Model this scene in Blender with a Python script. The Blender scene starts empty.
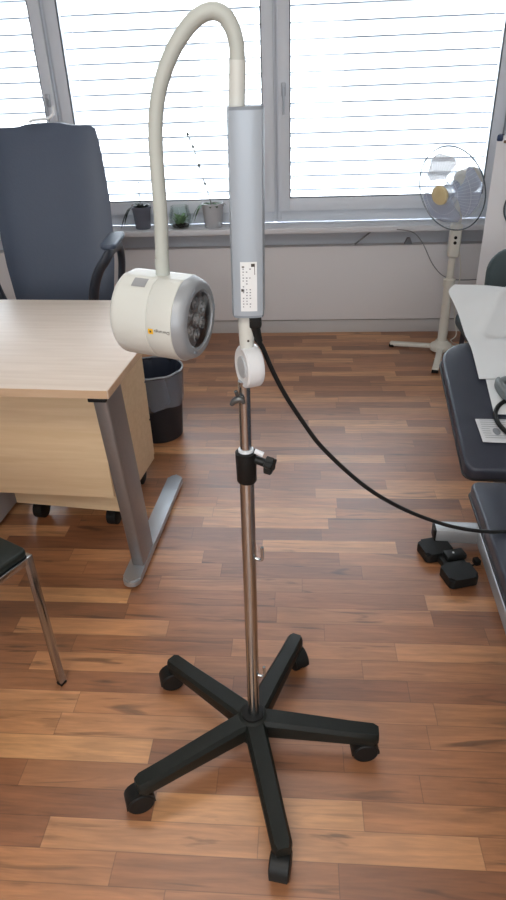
import bpy, bmesh, math, random
from mathutils import Vector, Matrix
random.seed(7)
PI = math.pi
scene = bpy.context.scene
COL = scene.collection
I4 = Matrix.Identity(4)

# ------------------------------------------------------------------ materials
def lin(c):
    return tuple(((v/255)/12.92 if v/255 <= .04045 else ((v/255+.055)/1.055)**2.4) for v in c) + (1.0,)

def nodes_of(name):
    m = bpy.data.materials.new(name)
    m.use_nodes = True
    return m, m.node_tree.nodes, m.node_tree.links, m.node_tree.nodes['Principled BSDF']

def mat(name, rgb, rough=.5, metal=0.0, spec=.5, noise=0.0, nscale=60, bump=0.0, bscale=300, coat=0.0, stretch=(1, 1, 1), transmission=0.0, alpha=1.0, ior=1.45):
    m, N, L, B = nodes_of(name)
    B.inputs['Base Color'].default_value = lin(rgb)
    B.inputs['Roughness'].default_value = rough
    B.inputs['Metallic'].default_value = metal
    B.inputs['Specular IOR Level'].default_value = spec
    B.inputs['Coat Weight'].default_value = coat
    B.inputs['Transmission Weight'].default_value = transmission
    B.inputs['Alpha'].default_value = alpha
    B.inputs['IOR'].default_value = ior
    tc = N.new('ShaderNodeTexCoord')
    if noise:
        mp = N.new('ShaderNodeMapping'); mp.inputs['Scale'].default_value = stretch
        L.new(tc.outputs['Object'], mp.inputs['Vector'])
        n = N.new('ShaderNodeTexNoise'); n.inputs['Scale'].default_value = nscale; n.inputs['Detail'].default_value = 5
        L.new(mp.outputs[0], n.inputs['Vector'])
        mr = N.new('ShaderNodeMapRange'); mr.inputs[1].default_value = .3; mr.inputs[2].default_value = .7
        mr.inputs[3].default_value = 1-noise; mr.inputs[4].default_value = 1+noise
        L.new(n.outputs['Fac'], mr.inputs[0])
        mx = N.new('ShaderNodeVectorMath'); mx.operation = 'SCALE'
        mx.inputs[0].default_value = lin(rgb)[:3]
        L.new(mr.outputs[0], mx.inputs['Scale']); L.new(mx.outputs[0], B.inputs['Base Color'])
    if bump:
        n2 = N.new('ShaderNodeTexNoise'); n2.inputs['Scale'].default_value = bscale; n2.inputs['Detail'].default_value = 3
        L.new(tc.outputs['Object'], n2.inputs['Vector'])
        b = N.new('ShaderNodeBump'); b.inputs['Strength'].default_value = bump; b.inputs['Distance'].default_value = .002
        L.new(n2.outputs['Fac'], b.inputs['Height']); L.new(b.outputs[0], B.inputs['Normal'])
    return m

def floor_material():
    m, N, L, B = nodes_of('laminate_strips')
    def math_(op, a, b=None, c=None):
        n = N.new('ShaderNodeMath'); n.operation = op
        for i, v in enumerate((a, b, c)):
            if v is None: continue
            if isinstance(v, (int, float)): n.inputs[i].default_value = v
            else: L.new(v, n.inputs[i])
        return n.outputs[0]
    g = N.new('ShaderNodeNewGeometry')
    s = N.new('ShaderNodeSeparateXYZ'); L.new(g.outputs['Position'], s.inputs[0])
    X, Y = s.outputs[0], s.outputs[1]
    H = .0655
    ry = math_('DIVIDE', math_('ADD', Y, 10.0 + .19 - (10.0 % H)), H)
    row = math_('FLOOR', ry)
    fy = math_('SUBTRACT', ry, row)
    wn = N.new('ShaderNodeTexWhiteNoise'); wn.noise_dimensions = '1D'; L.new(row, wn.inputs['W'])
    LEN = .46
    rx = math_('ADD', math_('DIVIDE', X, LEN), math_('MULTIPLY', wn.outputs['Value'], 7.3))
    col = math_('FLOOR', rx)
    fx = math_('SUBTRACT', rx, col)
    cv = N.new('ShaderNodeCombineXYZ'); L.new(col, cv.inputs[0]); L.new(row, cv.inputs[1])
    w2 = N.new('ShaderNodeTexWhiteNoise'); w2.noise_dimensions = '2D'; L.new(cv.outputs[0], w2.inputs['Vector'])
    ramp = N.new('ShaderNodeValToRGB')
    e = ramp.color_ramp.elements
    e[0].position = 0; e[0].color = lin((134, 86, 56))
    e[1].position = 1; e[1].color = lin((206, 152, 102))
    for p, c in ((.25, (152, 99, 63)), (.5, (168, 114, 74)), (.72, (178, 121, 78)), (.88, (194, 139, 94))):
        k = e.new(p); k.color = lin(c)
    L.new(w2.outputs['Value'], ramp.inputs[0])
    # grain, its own in every strip
    off = math_('MULTIPLY', w2.outputs['Value'], 37.0)
    gv = N.new('ShaderNodeCombineXYZ')
    L.new(math_('ADD', math_('MULTIPLY', X, 2.6), off), gv.inputs[0]); L.new(math_('MULTIPLY', Y, 26.0), gv.inputs[1]); L.new(off, gv.inputs[2])
    n1 = N.new('ShaderNodeTexNoise'); n1.inputs['Scale'].default_value = 1.6; n1.inputs['Detail'].default_value = 6; n1.inputs['Distortion'].default_value = .9
    L.new(gv.outputs[0], n1.inputs['Vector'])
    n2 = N.new('ShaderNodeTexNoise'); n2.inputs['Scale'].default_value = 7; n2.inputs['Detail'].default_value = 4
    L.new(gv.outputs[0], n2.inputs['Vector'])
    gr = N.new('ShaderNodeMapRange'); gr.inputs[1].default_value = .3; gr.inputs[2].default_value = .72; gr.inputs[3].default_value = 1.16; gr.inputs[4].default_value = .70
    L.new(n1.outputs['Fac'], gr.inputs[0])
    g2 = N.new('ShaderNodeMapRange'); g2.inputs[1].default_value = .3; g2.inputs[2].default_value = .7; g2.inputs[3].default_value = .9; g2.inputs[4].default_value = 1.08
    L.new(n2.outputs['Fac'], g2.inputs[0])
    # dark heartwood streaks in a few strips
    n3 = N.new('ShaderNodeTexNoise'); n3.inputs['Scale'].default_value = .9; n3.inputs['Detail'].default_value = 3; n3.inputs['Distortion'].default_value = 1.6
    L.new(gv.outputs[0], n3.inputs['Vector'])
    st = N.new('ShaderNodeMapRange'); st.inputs[1].default_value = .60; st.inputs[2].default_value = .72; st.inputs[3].default_value = 1; st.inputs[4].default_value = .42
    L.new(n3.outputs['Fac'], st.inputs[0])
    # seams
    ey = math_('MINIMUM', fy, math_('SUBTRACT', 1.0, fy))
    ex = math_('MULTIPLY', math_('MINIMUM', fx, math_('SUBTRACT', 1.0, fx)), LEN/H)
    seam = N.new('ShaderNodeMapRange'); seam.inputs[1].default_value = .0; seam.inputs[2].default_value = .025; seam.inputs[3].default_value = .55; seam.inputs[4].default_value = 1
    L.new(math_('MINIMUM', ex, ey), seam.inputs[0])
    f = math_('MULTIPLY', math_('MULTIPLY', gr.outputs[0], g2.outputs[0]), math_('MULTIPLY', st.outputs[0], seam.outputs[0]))
    sc = N.new('ShaderNodeVectorMath'); sc.operation = 'SCALE'
    L.new(ramp.outputs[0], sc.inputs[0]); L.new(f, sc.inputs['Scale'])
    L.new(sc.outputs[0], B.inputs['Base Color'])
    B.inputs['Roughness'].default_value = .42
    B.inputs['Specular IOR Level'].default_value = .95
    B.inputs['Coat Weight'].default_value = .45; B.inputs['Coat Roughness'].default_value = .36
    return m

def wood_material(name, a, b, rough=.45):
    m, N, L, B = nodes_of(name)
    tc = N.new('ShaderNodeTexCoord'); mp = N.new('ShaderNodeMapping'); mp.inputs['Scale'].default_value = (2.5, 30, 40)
    L.new(tc.outputs['Object'], mp.inputs['Vector'])
    n = N.new('ShaderNodeTexNoise'); n.inputs['Scale'].default_value = 1.5; n.inputs['Detail'].default_value = 6; n.inputs['Distortion'].default_value = .5
    L.new(mp.outputs[0], n.inputs['Vector'])
    r = N.new('ShaderNodeValToRGB'); r.color_ramp.elements[0].position = .35; r.color_ramp.elements[1].position = .7
    r.color_ramp.elements[0].color = lin(a); r.color_ramp.elements[1].color = lin(b)
    L.new(n.outputs['Fac'], r.inputs[0]); L.new(r.outputs[0], B.inputs['Base Color'])
    B.inputs['Roughness'].default_value = rough
    return m

def slat_material():
    m, N, L, B = nodes_of('blind_slat')
    N.remove(B)
    out = [n for n in N if n.type == 'OUTPUT_MATERIAL'][0]
    d = N.new('ShaderNodeBsdfDiffuse'); d.inputs[0].default_value = (.8, .82, .84, 1)
    t = N.new('ShaderNodeBsdfTranslucent'); t.inputs[0].default_value = (.82, .86, .9, 1)
    mx = N.new('ShaderNodeMixShader'); mx.inputs[0].default_value = .5
    L.new(d.outputs[0], mx.inputs[1]); L.new(t.outputs[0], mx.inputs[2]); L.new(mx.outputs[0], out.inputs[0])
    return m

def pane_material(name, tint=(.95, .97, .98, 1), refl=.06):
    m, N, L, B = nodes_of(name)
    N.remove(B)
    out = [n for n in N if n.type == 'OUTPUT_MATERIAL'][0]
    t = N.new('ShaderNodeBsdfTransparent'); t.inputs[0].default_value = tint
    g = N.new('ShaderNodeBsdfGlossy'); g.inputs['Roughness'].default_value = .03
    fr = N.new('ShaderNodeFresnel'); fr.inputs[0].default_value = 1.45
    mu = N.new('ShaderNodeMath'); mu.operation = 'MULTIPLY'; mu.inputs[1].default_value = refl/.04
    mu.use_clamp = True
    L.new(fr.outputs[0], mu.inputs[0])
    mx = N.new('ShaderNodeMixShader')
    L.new(mu.outputs[0], mx.inputs[0]); L.new(t.outputs[0], mx.inputs[1]); L.new(g.outputs[0], mx.inputs[2]); L.new(mx.outputs[0], out.inputs[0])
    return m

def sheer_material(name, rgb, opacity, rough=.3):
    m, N, L, B = nodes_of(name)
    B.inputs['Base Color'].default_value = lin(rgb); B.inputs['Roughness'].default_value = rough
    B.inputs['Alpha'].default_value = opacity
    return m

M_floor = floor_material()
M_wall = mat('wall_paint', (205, 206, 208), .85, bump=.15, bscale=180)
M_wallgrey = mat('grey_wall_paint', (196, 201, 208), .85, bump=.15, bscale=180)
M_ceil = mat('ceiling_paint', (225, 225, 222), .9)
M_panel = mat('panel_paint', (220, 219, 220), .6)
M_base = mat('baseboard_paint', (190, 188, 187), .55)
M_sill = mat('sill_laminate', (212, 214, 218), .35)
M_frame = mat('window_frame_white', (222, 228, 236), .4)
M_gasket = mat('gasket', (90, 94, 100), .6)
M_pane = pane_material('window_glass')
M_slat = slat_material()
M_slatshade = mat('slat_overlap_shade', (126, 130, 136), .7)  # flat grey standing in for the shade between overlapping slats
M_handle = mat('window_handle_metal', (186, 192, 200), .4, .2)
M_desk = wood_material('desk_maple', (212, 198, 184), (222, 209, 196), .4)
M_panelwood = wood_material('maple_panel', (222, 194, 154), (232, 206, 170), .5)
M_edge = wood_material('maple_edge', (196, 164, 132), (206, 176, 146), .5)
M_silver = mat('silver_lacquer', (176, 180, 184), .36, .75)
M_silverdark = mat('silver_lacquer_upright', (142, 140, 140), .38, .7, noise=.03)
M_blackpl = mat('black_plastic', (22, 24, 24), .48, spec=.35, bump=.12, bscale=500)
M_blackleg = mat('black_nylon', (21, 25, 22), .5, spec=.35, bump=.2, bscale=700)
M_rubber = mat('black_rubber', (17, 18, 18), .55, spec=.35)
M_chrome = mat('chrome', (186, 192, 196), .2, 1.0)
M_darkmetal = mat('dark_metal', (96, 98, 98), .35, .8)
M_cream = mat('cream_plastic', (202, 204, 198), .38, coat=.1)
M_hose = mat('cream_hose', (180, 184, 177), .45)
M_alu = mat('anodised_aluminium', (162, 171, 180), .45, .25)
M_alucap = mat('grey_end_cap', (128, 136, 144), .5)
M_ring = mat('grey_ring', (148, 152, 156), .4, .2)
M_lens = mat('lamp_reflector_dark', (128, 108, 104), .4, .3)
M_diode = mat('diode_lens', (205, 205, 205), .25, .6)
M_lensglass = pane_material('lamp_glass', (.93, .92, .92, 1), .05)
M_sensor = mat('sensor_grey', (142, 144, 146), .5)
M_yellow = mat('logo_yellow', (232, 178, 20), .5)
M_ink = mat('logo_ink', (64, 56, 50), .6)
M_inkgrey = mat('print_grey', (122, 126, 132), .7)
M_sticker = mat('sticker_white', (222, 225, 226), .55)
M_milky = mat('milky_plastic', (214, 216, 218), .3, coat=.2)
M_milkyin = mat('milky_plastic_core', (168, 172, 176), .4)
M_leather = mat('blue_black_leather', (70, 80, 97), .42, bump=.25, bscale=120)
M_chairpl = mat('chair_plastic', (44, 50, 60), .4)
M_couch = mat('couch_vinyl', (46, 50, 61), .36, bump=.15, bscale=250)
M_piping = mat('couch_piping', (20, 21, 25), .45)
M_couchframe = mat('couch_frame_grey', (176, 178, 180), .4, .45)
M_paper = mat('paper_white', (206, 210, 212), .8)
M_paper2 = mat('paper_printed', (198, 201, 204), .75, noise=.05, nscale=40)
M_goggle = mat('grey_plastic', (104, 112, 114), .5)
M_bin = mat('bin_black', (34, 37, 44), .5)
M_liner = sheer_material('bin_liner', (150, 160, 176), .5, .25)
M_linerrim = mat('bin_liner_rim', (150, 158, 168), .28)
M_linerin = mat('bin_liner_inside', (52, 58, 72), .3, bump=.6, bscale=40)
M_seatblk = mat('seat_black', (30, 38, 36), .5, bump=.2, bscale=300)
M_fan = mat('fan_white', (214, 212, 202), .42)
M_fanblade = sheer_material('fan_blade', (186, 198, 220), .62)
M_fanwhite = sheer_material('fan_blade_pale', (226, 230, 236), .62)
M_fanhub = mat('fan_cap_cream', (226, 210, 164), .5)
M_fanwire = mat('fan_wire', (206, 212, 218), .4)
M_fanrim = mat('fan_rim', (84, 96, 104), .4, .3)
M_board = mat('board_white', (226, 228, 232), .3)
M_boardframe = mat('board_frame', (188, 192, 198), .4, .4)
M_navy = mat('navy_plastic', (30, 48, 84), .4)
M_brown = mat('brown_strip', (120, 96, 80), .5)
M_dgreen = mat('dark_green_fabric', (56, 70, 74), .7, bump=.3, bscale=400)
M_pc = mat('pale_grey_case', (184, 184, 188), .5)
M_pot = mat('pot_dark', (104, 109, 122), .6)
M_potwhite = mat('pot_white', (186, 188, 192), .5)
M_jar = pane_material('jar_glass', (.95, .98, .97, 1), .014)
M_leaf = mat('leaf_green', (70, 98, 62), .5, noise=.25, nscale=30)
M_leafdark = mat('leaf_dark', (52, 62, 56), .5, noise=.2, nscale=30)
M_leafpale = mat('leaf_pale', (140, 172, 130), .5, noise=.2, nscale=30)
M_stem = mat('stem_grey', (112, 112, 108), .6)
M_soil = mat('soil', (50, 42, 38), .9, bump=.6, bscale=80)
M_greycable = mat('grey_cable', (120, 122, 126), .5)
M_clip = mat('clip_white', (222, 226, 230), .4)

# ------------------------------------------------------------------ mesh helpers
def new(): return bmesh.new()

def add_box(bm, c, s, rot=None, bevel=0.0, seg=2):
    r = bmesh.ops.create_cube(bm, size=1)
    vs = r['verts']
    bmesh.ops.scale(bm, vec=Vector(s), verts=vs)
    if bevel:
        es = list({e for v in vs for e in v.link_edges})
        rr = bmesh.ops.bevel(bm, geom=es, offset=bevel, segments=seg, profile=.5, affect='EDGES')
        vs = list({v for f in rr['faces'] for v in f.verts} | {v for v in vs if v.is_valid})
    if rot is not None: bmesh.ops.rotate(bm, matrix=rot.to_3x3(), verts=vs)
    bmesh.ops.translate(bm, vec=Vector(c), verts=vs)
    return vs

def frames(pts, closed=False):
    n = len(pts); T = []
    for i in range(n):
        a = pts[i-1] if (i > 0 or closed) else pts[0]
        b = pts[(i+1) % n] if (i < n-1 or closed) else pts[-1]
        T.append((b-a).normalized())
    ref = Vector((0, 0, 1)) if abs(T[0].z) < .9 else Vector((0, 1, 0))
    u = (ref - T[0]*ref.dot(T[0])).normalized(); out = []
    for i in range(n):
        u = (u - T[i]*u.dot(T[i])).normalized()
        out.append((T[i], u, T[i].cross(u)))
    return out

def smooth_path(pts, k=6, closed=False):
    pts = [Vector(p) for p in pts]; n = len(pts); out = []
    rng = range(n if closed else n-1)
    for i in rng:
        if closed: p0, p1, p2, p3 = pts[i-1], pts[i], pts[(i+1) % n], pts[(i+2) % n]
        else: p0, p1, p2, p3 = pts[max(i-1, 0)], pts[i], pts[i+1], pts[min(i+2, n-1)]
        for j in range(k):
            t = j/k
            out.append(.5*((2*p1)+(p2-p0)*t+(2*p0-5*p1+4*p2-p3)*t*t+(3*p1-p0-3*p2+p3)*t**3))
    if not closed: out.append(pts[-1])
    return out

def add_tube(bm, pts, r, seg=12, closed=False, caps=True, sy=1.0, square=False):
    """sweep a round (or squarish) section along pts; r a number or a list"""
    pts = [Vector(p) for p in pts]; n = len(pts)
    R = r if isinstance(r, (list, tuple)) else [r]*n
    rings = []
    for (t, u, w), p, rr in zip(frames(pts, closed), pts, R):
        ring = []
        for k in range(seg):
            a = 2*PI*k/seg + (PI/4 if square else 0)
            c, s = math.cos(a), math.sin(a)
            if square:
                q = .22; f = lambda v: math.copysign(abs(v)**q, v) if abs(v) > 1e-6 else 0.0
                c, s = f(c), f(s)
            ring.append(bm.verts.new(p + u*(rr*c) + w*(rr*sy*s)))
        rings.append(ring)
    m = n if closed else n-1
    for i in range(m):
        a, b = rings[i], rings[(i+1) % n]
        for k in range(seg): bm.faces.new((a[k], a[(k+1) % seg], b[(k+1) % seg], b[k]))
    if caps and not closed:
        bm.faces.new(rings[0][::-1]); bm.faces.new(rings[-1])

def add_bar(bm, a, b, w, h, up=(0, 0, 1), bevel=0.0):
    """a rectangular bar from a to b, w across, h along up"""
    a, b = Vector(a), Vector(b); d = b-a; t = d.normalized()
    s = t.cross(Vector(up)).normalized(); u = s.cross(t)
    R = Matrix((t, s, u)).transposed()
    add_box(bm, (a+b)/2, (d.length, w, h), R.to_4x4(), bevel)

def add_lathe(bm, prof, c=(0, 0, 0), axis=(0, 0, 1), seg=32, cap0=True, cap1=True):
    """prof: list of (distance along axis, radius)"""
    ax = Vector(axis).normalized(); c = Vector(c)
    ref = Vector((0, 0, 1)) if abs(ax.z) < .9 else Vector((1, 0, 0))
    u = (ref-ax*ref.dot(ax)).normalized(); w = ax.cross(u)
    rings = []
    for s, r in prof:
        rings.append([bm.verts.new(c+ax*s+u*(r*math.cos(2*PI*k/seg))+w*(r*math.sin(2*PI*k/seg))) for k in range(seg)])
    for i in range(len(rings)-1):
        a, b = rings[i], rings[i+1]
        for k in range(seg): bm.faces.new((a[k], a[(k+1) % seg], b[(k+1) % seg], b[k]))
    if cap0: bm.faces.new(rings[0][::-1])
    if cap1: bm.faces.new(rings[-1])

def add_prism(bm, poly, depth, M=I4):
    """poly: 2d outline in local xy, extruded along local +z by depth"""
    a = [bm.verts.new(M @ Vector((x, y, 0))) for x, y in poly]
    b = [bm.verts.new(M @ Vector((x, y, depth))) for x, y in poly]
    n = len(poly)
    for k in range(n): bm.faces.new((a[k], a[(k+1) % n], b[(k+1) % n], b[k]))
    bm.faces.new(a[::-1]); bm.faces.new(b)

def add_grid(bm, P, thick=0.0):
    """P[i][j] points; with thick, a second skin offset along -normal"""
    n, m = len(P), len(P[0])
    V = [[bm.verts.new(Vector(p)) for p in row] for row in P]
    for i in range(n-1):
        for j in range(m-1): bm.faces.new((V[i][j], V[i][j+1], V[i+1][j+1], V[i+1][j]))
    if thick:
        bm.normal_update()
        W = [[bm.verts.new(V[i][j].co - V[i][j].normal*thick) for j in range(m)] for i in range(n)]
        for i in range(n-1):
            for j in range(m-1): bm.faces.new((W[i+1][j], W[i+1][j+1], W[i][j+1], W[i][j]))
        edge = [(0, j) for j in range(m)] + [(i, m-1) for i in range(1, n)] + [(n-1, j) for j in range(m-2, -1, -1)] + [(i, 0) for i in range(n-2, 0, -1)]
        for k in range(len(edge)):
            (a, b), (c, d) = edge[k], edge[(k+1) % len(edge)]
            bm.faces.new((V[c][d], V[a][b], W[a][b], W[c][d]))

def rounded_rect(w, h, r, k=6, corners=(1, 1, 1, 1)):
    """outline around the origin, counter-clockwise from lower left; corners lets a corner stay sharp"""
    out = []
    for i, (sx, sy, a0) in enumerate(((-1, -1, PI), (1, -1, 1.5*PI), (1, 1, 0), (-1, 1, .5*PI))):
        rr = r if corners[i] is True or corners[i] == 1 else max(r*corners[i], .001)
        cx, cy = sx*(w/2-rr), sy*(h/2-rr)
        for j in range(k+1):
            a = a0+j/k*PI/2
            out.append((cx+rr*math.cos(a), cy+rr*math.sin(a)))
    return out

def add_pad(bm, outline, thick, M=I4, edge=.012, k=4, dome=0.0):
    """an upholstered slab: outline in local xy, top at z = 0, rounded edges, optional domed top"""
    n = len(outline); cx = sum(p[0] for p in outline)/n; cy = sum(p[1] for p in outline)/n
    def ring(inset, z):
        out = []
        for x, y in outline:
            d = math.hypot(x-cx, y-cy); f = (d-inset)/d
            out.append(bm.verts.new(M @ Vector((cx+(x-cx)*f, cy+(y-cy)*f, z))))
        return out
    rings = []
    rings.append(ring(edge, -thick))
    for j in range(k+1):
        a = -PI/2+j/k*PI/2
        rings.append(ring(edge-edge*math.cos(a), -thick+edge+edge*math.sin(a)))
    for j in range(k+1):
        a = j/k*PI/2
        rings.append(ring(edge-edge*math.cos(a), -edge+edge*math.sin(a)))
    dmax = max(math.hypot(x-cx, y-cy) for x, y in outline)
    for f in (.12, .3, .5, .7):
        rings.append(ring(edge+f*(min(math.hypot(x-cx, y-cy) for x, y in outline)-edge), dome*f))
    for i in range(len(rings)-1):
        a, b = rings[i], rings[i+1]
        for q in range(n): bm.faces.new((a[q], a[(q+1) % n], b[(q+1) % n], b[q]))
    bm.faces.new(rings[0][::-1]); bm.faces.new(rings[-1])

WORLD = {}
def obj(name, bm, m, parent=None, world=False, smooth=38):
    if parent is not None and world:
        bmesh.ops.transform(bm, matrix=WORLD[parent.name].inverted(), verts=bm.verts)
    bmesh.ops.recalc_face_normals(bm, faces=bm.faces)
    lim = math.radians(smooth)
    for f in bm.faces: f.smooth = True
    for e in bm.edges:
        if len(e.link_faces) == 2 and e.calc_face_angle(0) > lim: e.smooth = False
    me = bpy.data.meshes.new(name); bm.to_mesh(me); bm.free()
    me.materials.append(m)
    o = bpy.data.objects.new(name, me); COL.objects.link(o)
    if parent is not None:
        o.parent = parent; WORLD[o.name] = WORLD[parent.name].copy()
    else: WORLD[o.name] = I4.copy()
    return o

def tag(o, label, cat, group=None, kind=None):
    o['label'] = label; o['category'] = cat
    if group: o['group'] = group
    if kind: o['kind'] = kind
    return o

def thing(name, label, cat, loc=(0, 0, 0), rz=0.0, group=None):
    o = bpy.data.objects.new(name, None); COL.objects.link(o)
    o.empty_display_size = .1
    o.location = loc; o.rotation_euler = (0, 0, rz)
    WORLD[o.name] = Matrix.Translation(Vector(loc)) @ Matrix.Rotation(rz, 4, 'Z')
    return tag(o, label, cat, group)

def struct(name, bm, m, parent=None, smooth=30):
    o = obj(name, bm, m, parent, smooth=smooth)
    if parent is None: o['kind'] = 'structure'
    return o

def text_bm(s, size):
    cu = bpy.data.curves.new('txt', 'FONT'); cu.body = s; cu.size = size; cu.resolution_u = 3
    ob = bpy.data.objects.new('txt', cu); COL.objects.link(ob)
    dg = bpy.context.evaluated_depsgraph_get()
    me = bpy.data.meshes.new_from_object(ob.evaluated_get(dg))
    bm = new(); bm.from_mesh(me)
    bpy.data.objects.remove(ob); bpy.data.curves.remove(cu); bpy.data.meshes.remove(me)
    return bm

# ------------------------------------------------------------------ the setting
def box_s(name, lo, hi, m, parent=None, bevel=0.0):
    bm = new(); lo, hi = Vector(lo), Vector(hi)
    add_box(bm, (lo+hi)/2, hi-lo, bevel=bevel)
    return struct(name, bm, m, parent)

XL, XR, YF, H = -2.75, 2.1, -3.2, 2.6
box_s('floor', (XL-.2, YF-.2, -.1), (XR+.2, 3.32, 0), M_floor)
box_s('ceiling', (XL-.2, YF-.2, H), (XR+.2, 3.32, H+.1), M_ceil)
box_s('wall_left', (XL-.15, YF, 0), (XL, 3.0, H), M_wall)
box_s('wall_right', (XR, YF, 0), (XR+.15, 3.0, H), M_wall)
box_s('wall_front', (XL-.15, YF-.15, 0), (XR+.15, YF, H), M_wall)
# window wall: parapet, lintel and end piers in one mesh
WX0, WX1, WZ0, WZ1 = -2.42, 1.235, .655, 2.3
bm = new()
for lo, hi in (((XL-.15, 3.0, 0), (XR+.15, 3.3, WZ0)), ((XL-.15, 3.0, WZ1), (XR+.15, 3.3, H)), ((XL-.15, 3.0, WZ0), (WX0, 3.3, WZ1)), ((WX1, 3.0, WZ0), (XR+.15, 3.3, WZ1))):
    lo, hi = Vector(lo), Vector(hi); add_box(bm, (lo+hi)/2, hi-lo)
struct('wall_back', bm, M_wallgrey)
box_s('trim_1', (XL, 2.83, .640), (XR, 3.03, .672), M_sill, bevel=.004)            # window board
bm = new()
add_box(bm, ((XL+XR)/2, 2.965, .3175), (XR-XL, .07, .455), bevel=.004)              # panel below the window
struct('trim_2', bm, M_panel)
box_s('baseboard_back', (XL, 2.945, 0), (XR, 3.0, .082), M_base, bevel=.003)
box_s('baseboard_right', (XR-.015, YF, 0), (XR, 2.94, .08), M_base, bevel=.003)
box_s('baseboard_left', (XL, YF, 0), (XL+.015, 2.94, .08), M_base, bevel=.003)

def window(n, x0, x1, handle_x):
    """glass from x0 to x1; a sash around it sits in a fixed frame"""
    fw, sw = .035, .062
    z0, z1 = .672, WZ1
    bm = new()
    a, b = x0-sw-fw/2, x1+sw+fw/2
    def ring(lox, hix, loz, hiz, w, wz, y, d, wtop=None):
        add_box(bm, ((lox+lox+w)/2, y, (loz+hiz)/2), (w, d, hiz-loz), bevel=.003)
        add_box(bm, ((hix+hix-w)/2, y, (loz+hiz)/2), (w, d, hiz-loz), bevel=.003)
        add_box(bm, ((lox+hix)/2, y, loz+wz/2), (hix-lox-2*w, d, wz), bevel=.003)
        add_box(bm, ((lox+hix)/2, y, hiz-w/2), (hix-lox-2*w, d, w), bevel=.003)
    ring(a, b, z0, z1, fw/2+.012, .072, 3.075, .07)
    fr = struct('window_%d' % n, bm, M_frame)
    bm = new(); ring(x0-sw, x1+sw, .737, z1-.03, sw, .072, 3.045, .07)
    sash = obj('sash', bm, M_frame, fr)
    bm = new()
    g = .006
    for lox, hix, loz, hiz in ((x0, x0+g, .809, z1-.1), (x1-g, x1, .809, z1-.1), (x0, x1, .809, .809+g)):
        add_box(bm, ((lox+hix)/2, 3.02, (loz+hiz)/2), (hix-lox, .012, hiz-loz))
    obj('gasket', bm, M_gasket, sash)
    bm = new(); add_box(bm, ((x0+x1)/2, 3.05, (.80+z1-.1)/2), (x1-x0+.004, .006, z1-.1-.80))
    obj('pane', bm, M_pane, fr)
    if handle_x is not None:
        zc = 1.36 if n == 1 else 1.37
        bm = new()
        add_box(bm, (handle_x, 3.006, zc), (.026, .016, .066), bevel=.006)
        h = obj('handle_plate', bm, M_handle, fr)
        bm = new()
        add_tube(bm, [(handle_x, 3.006, zc), (handle_x, 2.965, zc)], .009, 10)
        add_tube(bm, smooth_path([(handle_x, 2.965, zc+.01), (handle_x, 2.958, zc-.02), (handle_x, 2.960, zc-.12)], 5), [.0105]*11, 10, sy=.7)
        obj('lever', bm, M_handle, h)
window(1, -2.36, -1.345, -1.318)
window(2, -1.195, -.105, None)
window(3, .045, 1.165, .012)

def blind(x0, x1, lab):
    t = thing('venetian_blind', lab, 'window blind', ((x0+x1)/2, 3.2, .66), 0, 'closed slatted blinds outside the windows')
    bm = new()
    pitch, wd, tilt = .0775, .088, math.radians(76)
    n = 21
    for i in range(n):
        zc = .715+i*pitch
        rows = []
        for j in range(7):
            s = (j/6-.5)*wd
            bow = .006*(1-(2*j/6-1)**2)
            y = 3.2 - s*math.cos(tilt) - bow*math.sin(tilt)
            z = zc + s*math.sin(tilt) - bow*math.cos(tilt)
            rows.append([(x0, y, z), (x1, y, z)])
        add_grid(bm, rows)
    sl = obj('slats', bm, M_slat, t, world=True)
    bm = new()  # thin grey strips added to draw the shade lines where slats overlap
    for i in range(n):
        zt = .715+i*pitch+.5*wd*math.sin(tilt)
        add_box(bm, ((x0+x1)/2, 3.2-.5*wd*math.cos(tilt), zt-.001), (x1-x0, .003, .0072))
    obj('overlap_shade_strip', bm, M_slatshade, sl, world=True)
    k = max(2, int((x1-x0)/.45))
    for i in range(k):
        bm = new(); x = x0+.1+(x1-x0-.2)*i/(k-1)
        add_box(bm, (x, 3.167, 1.45), (.004, .0015, 1.55))
        obj('ladder_cord', bm, M_frame, t, world=True)
    bm = new(); add_box(bm, ((x0+x1)/2, 3.2, 2.36), (x1-x0, .1, .07), bevel=.004)
    obj('head_box', bm, M_frame, t, world=True)
blind(-2.43, -1.29, 'closed white slatted blind behind the left window, by the black office chair')
blind(-1.27, -.04, 'closed white slatted blind behind the middle window, above the potted plants')
blind(-.02, 1.24, 'closed white slatted blind behind the right window, above the pedestal fan')

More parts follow.
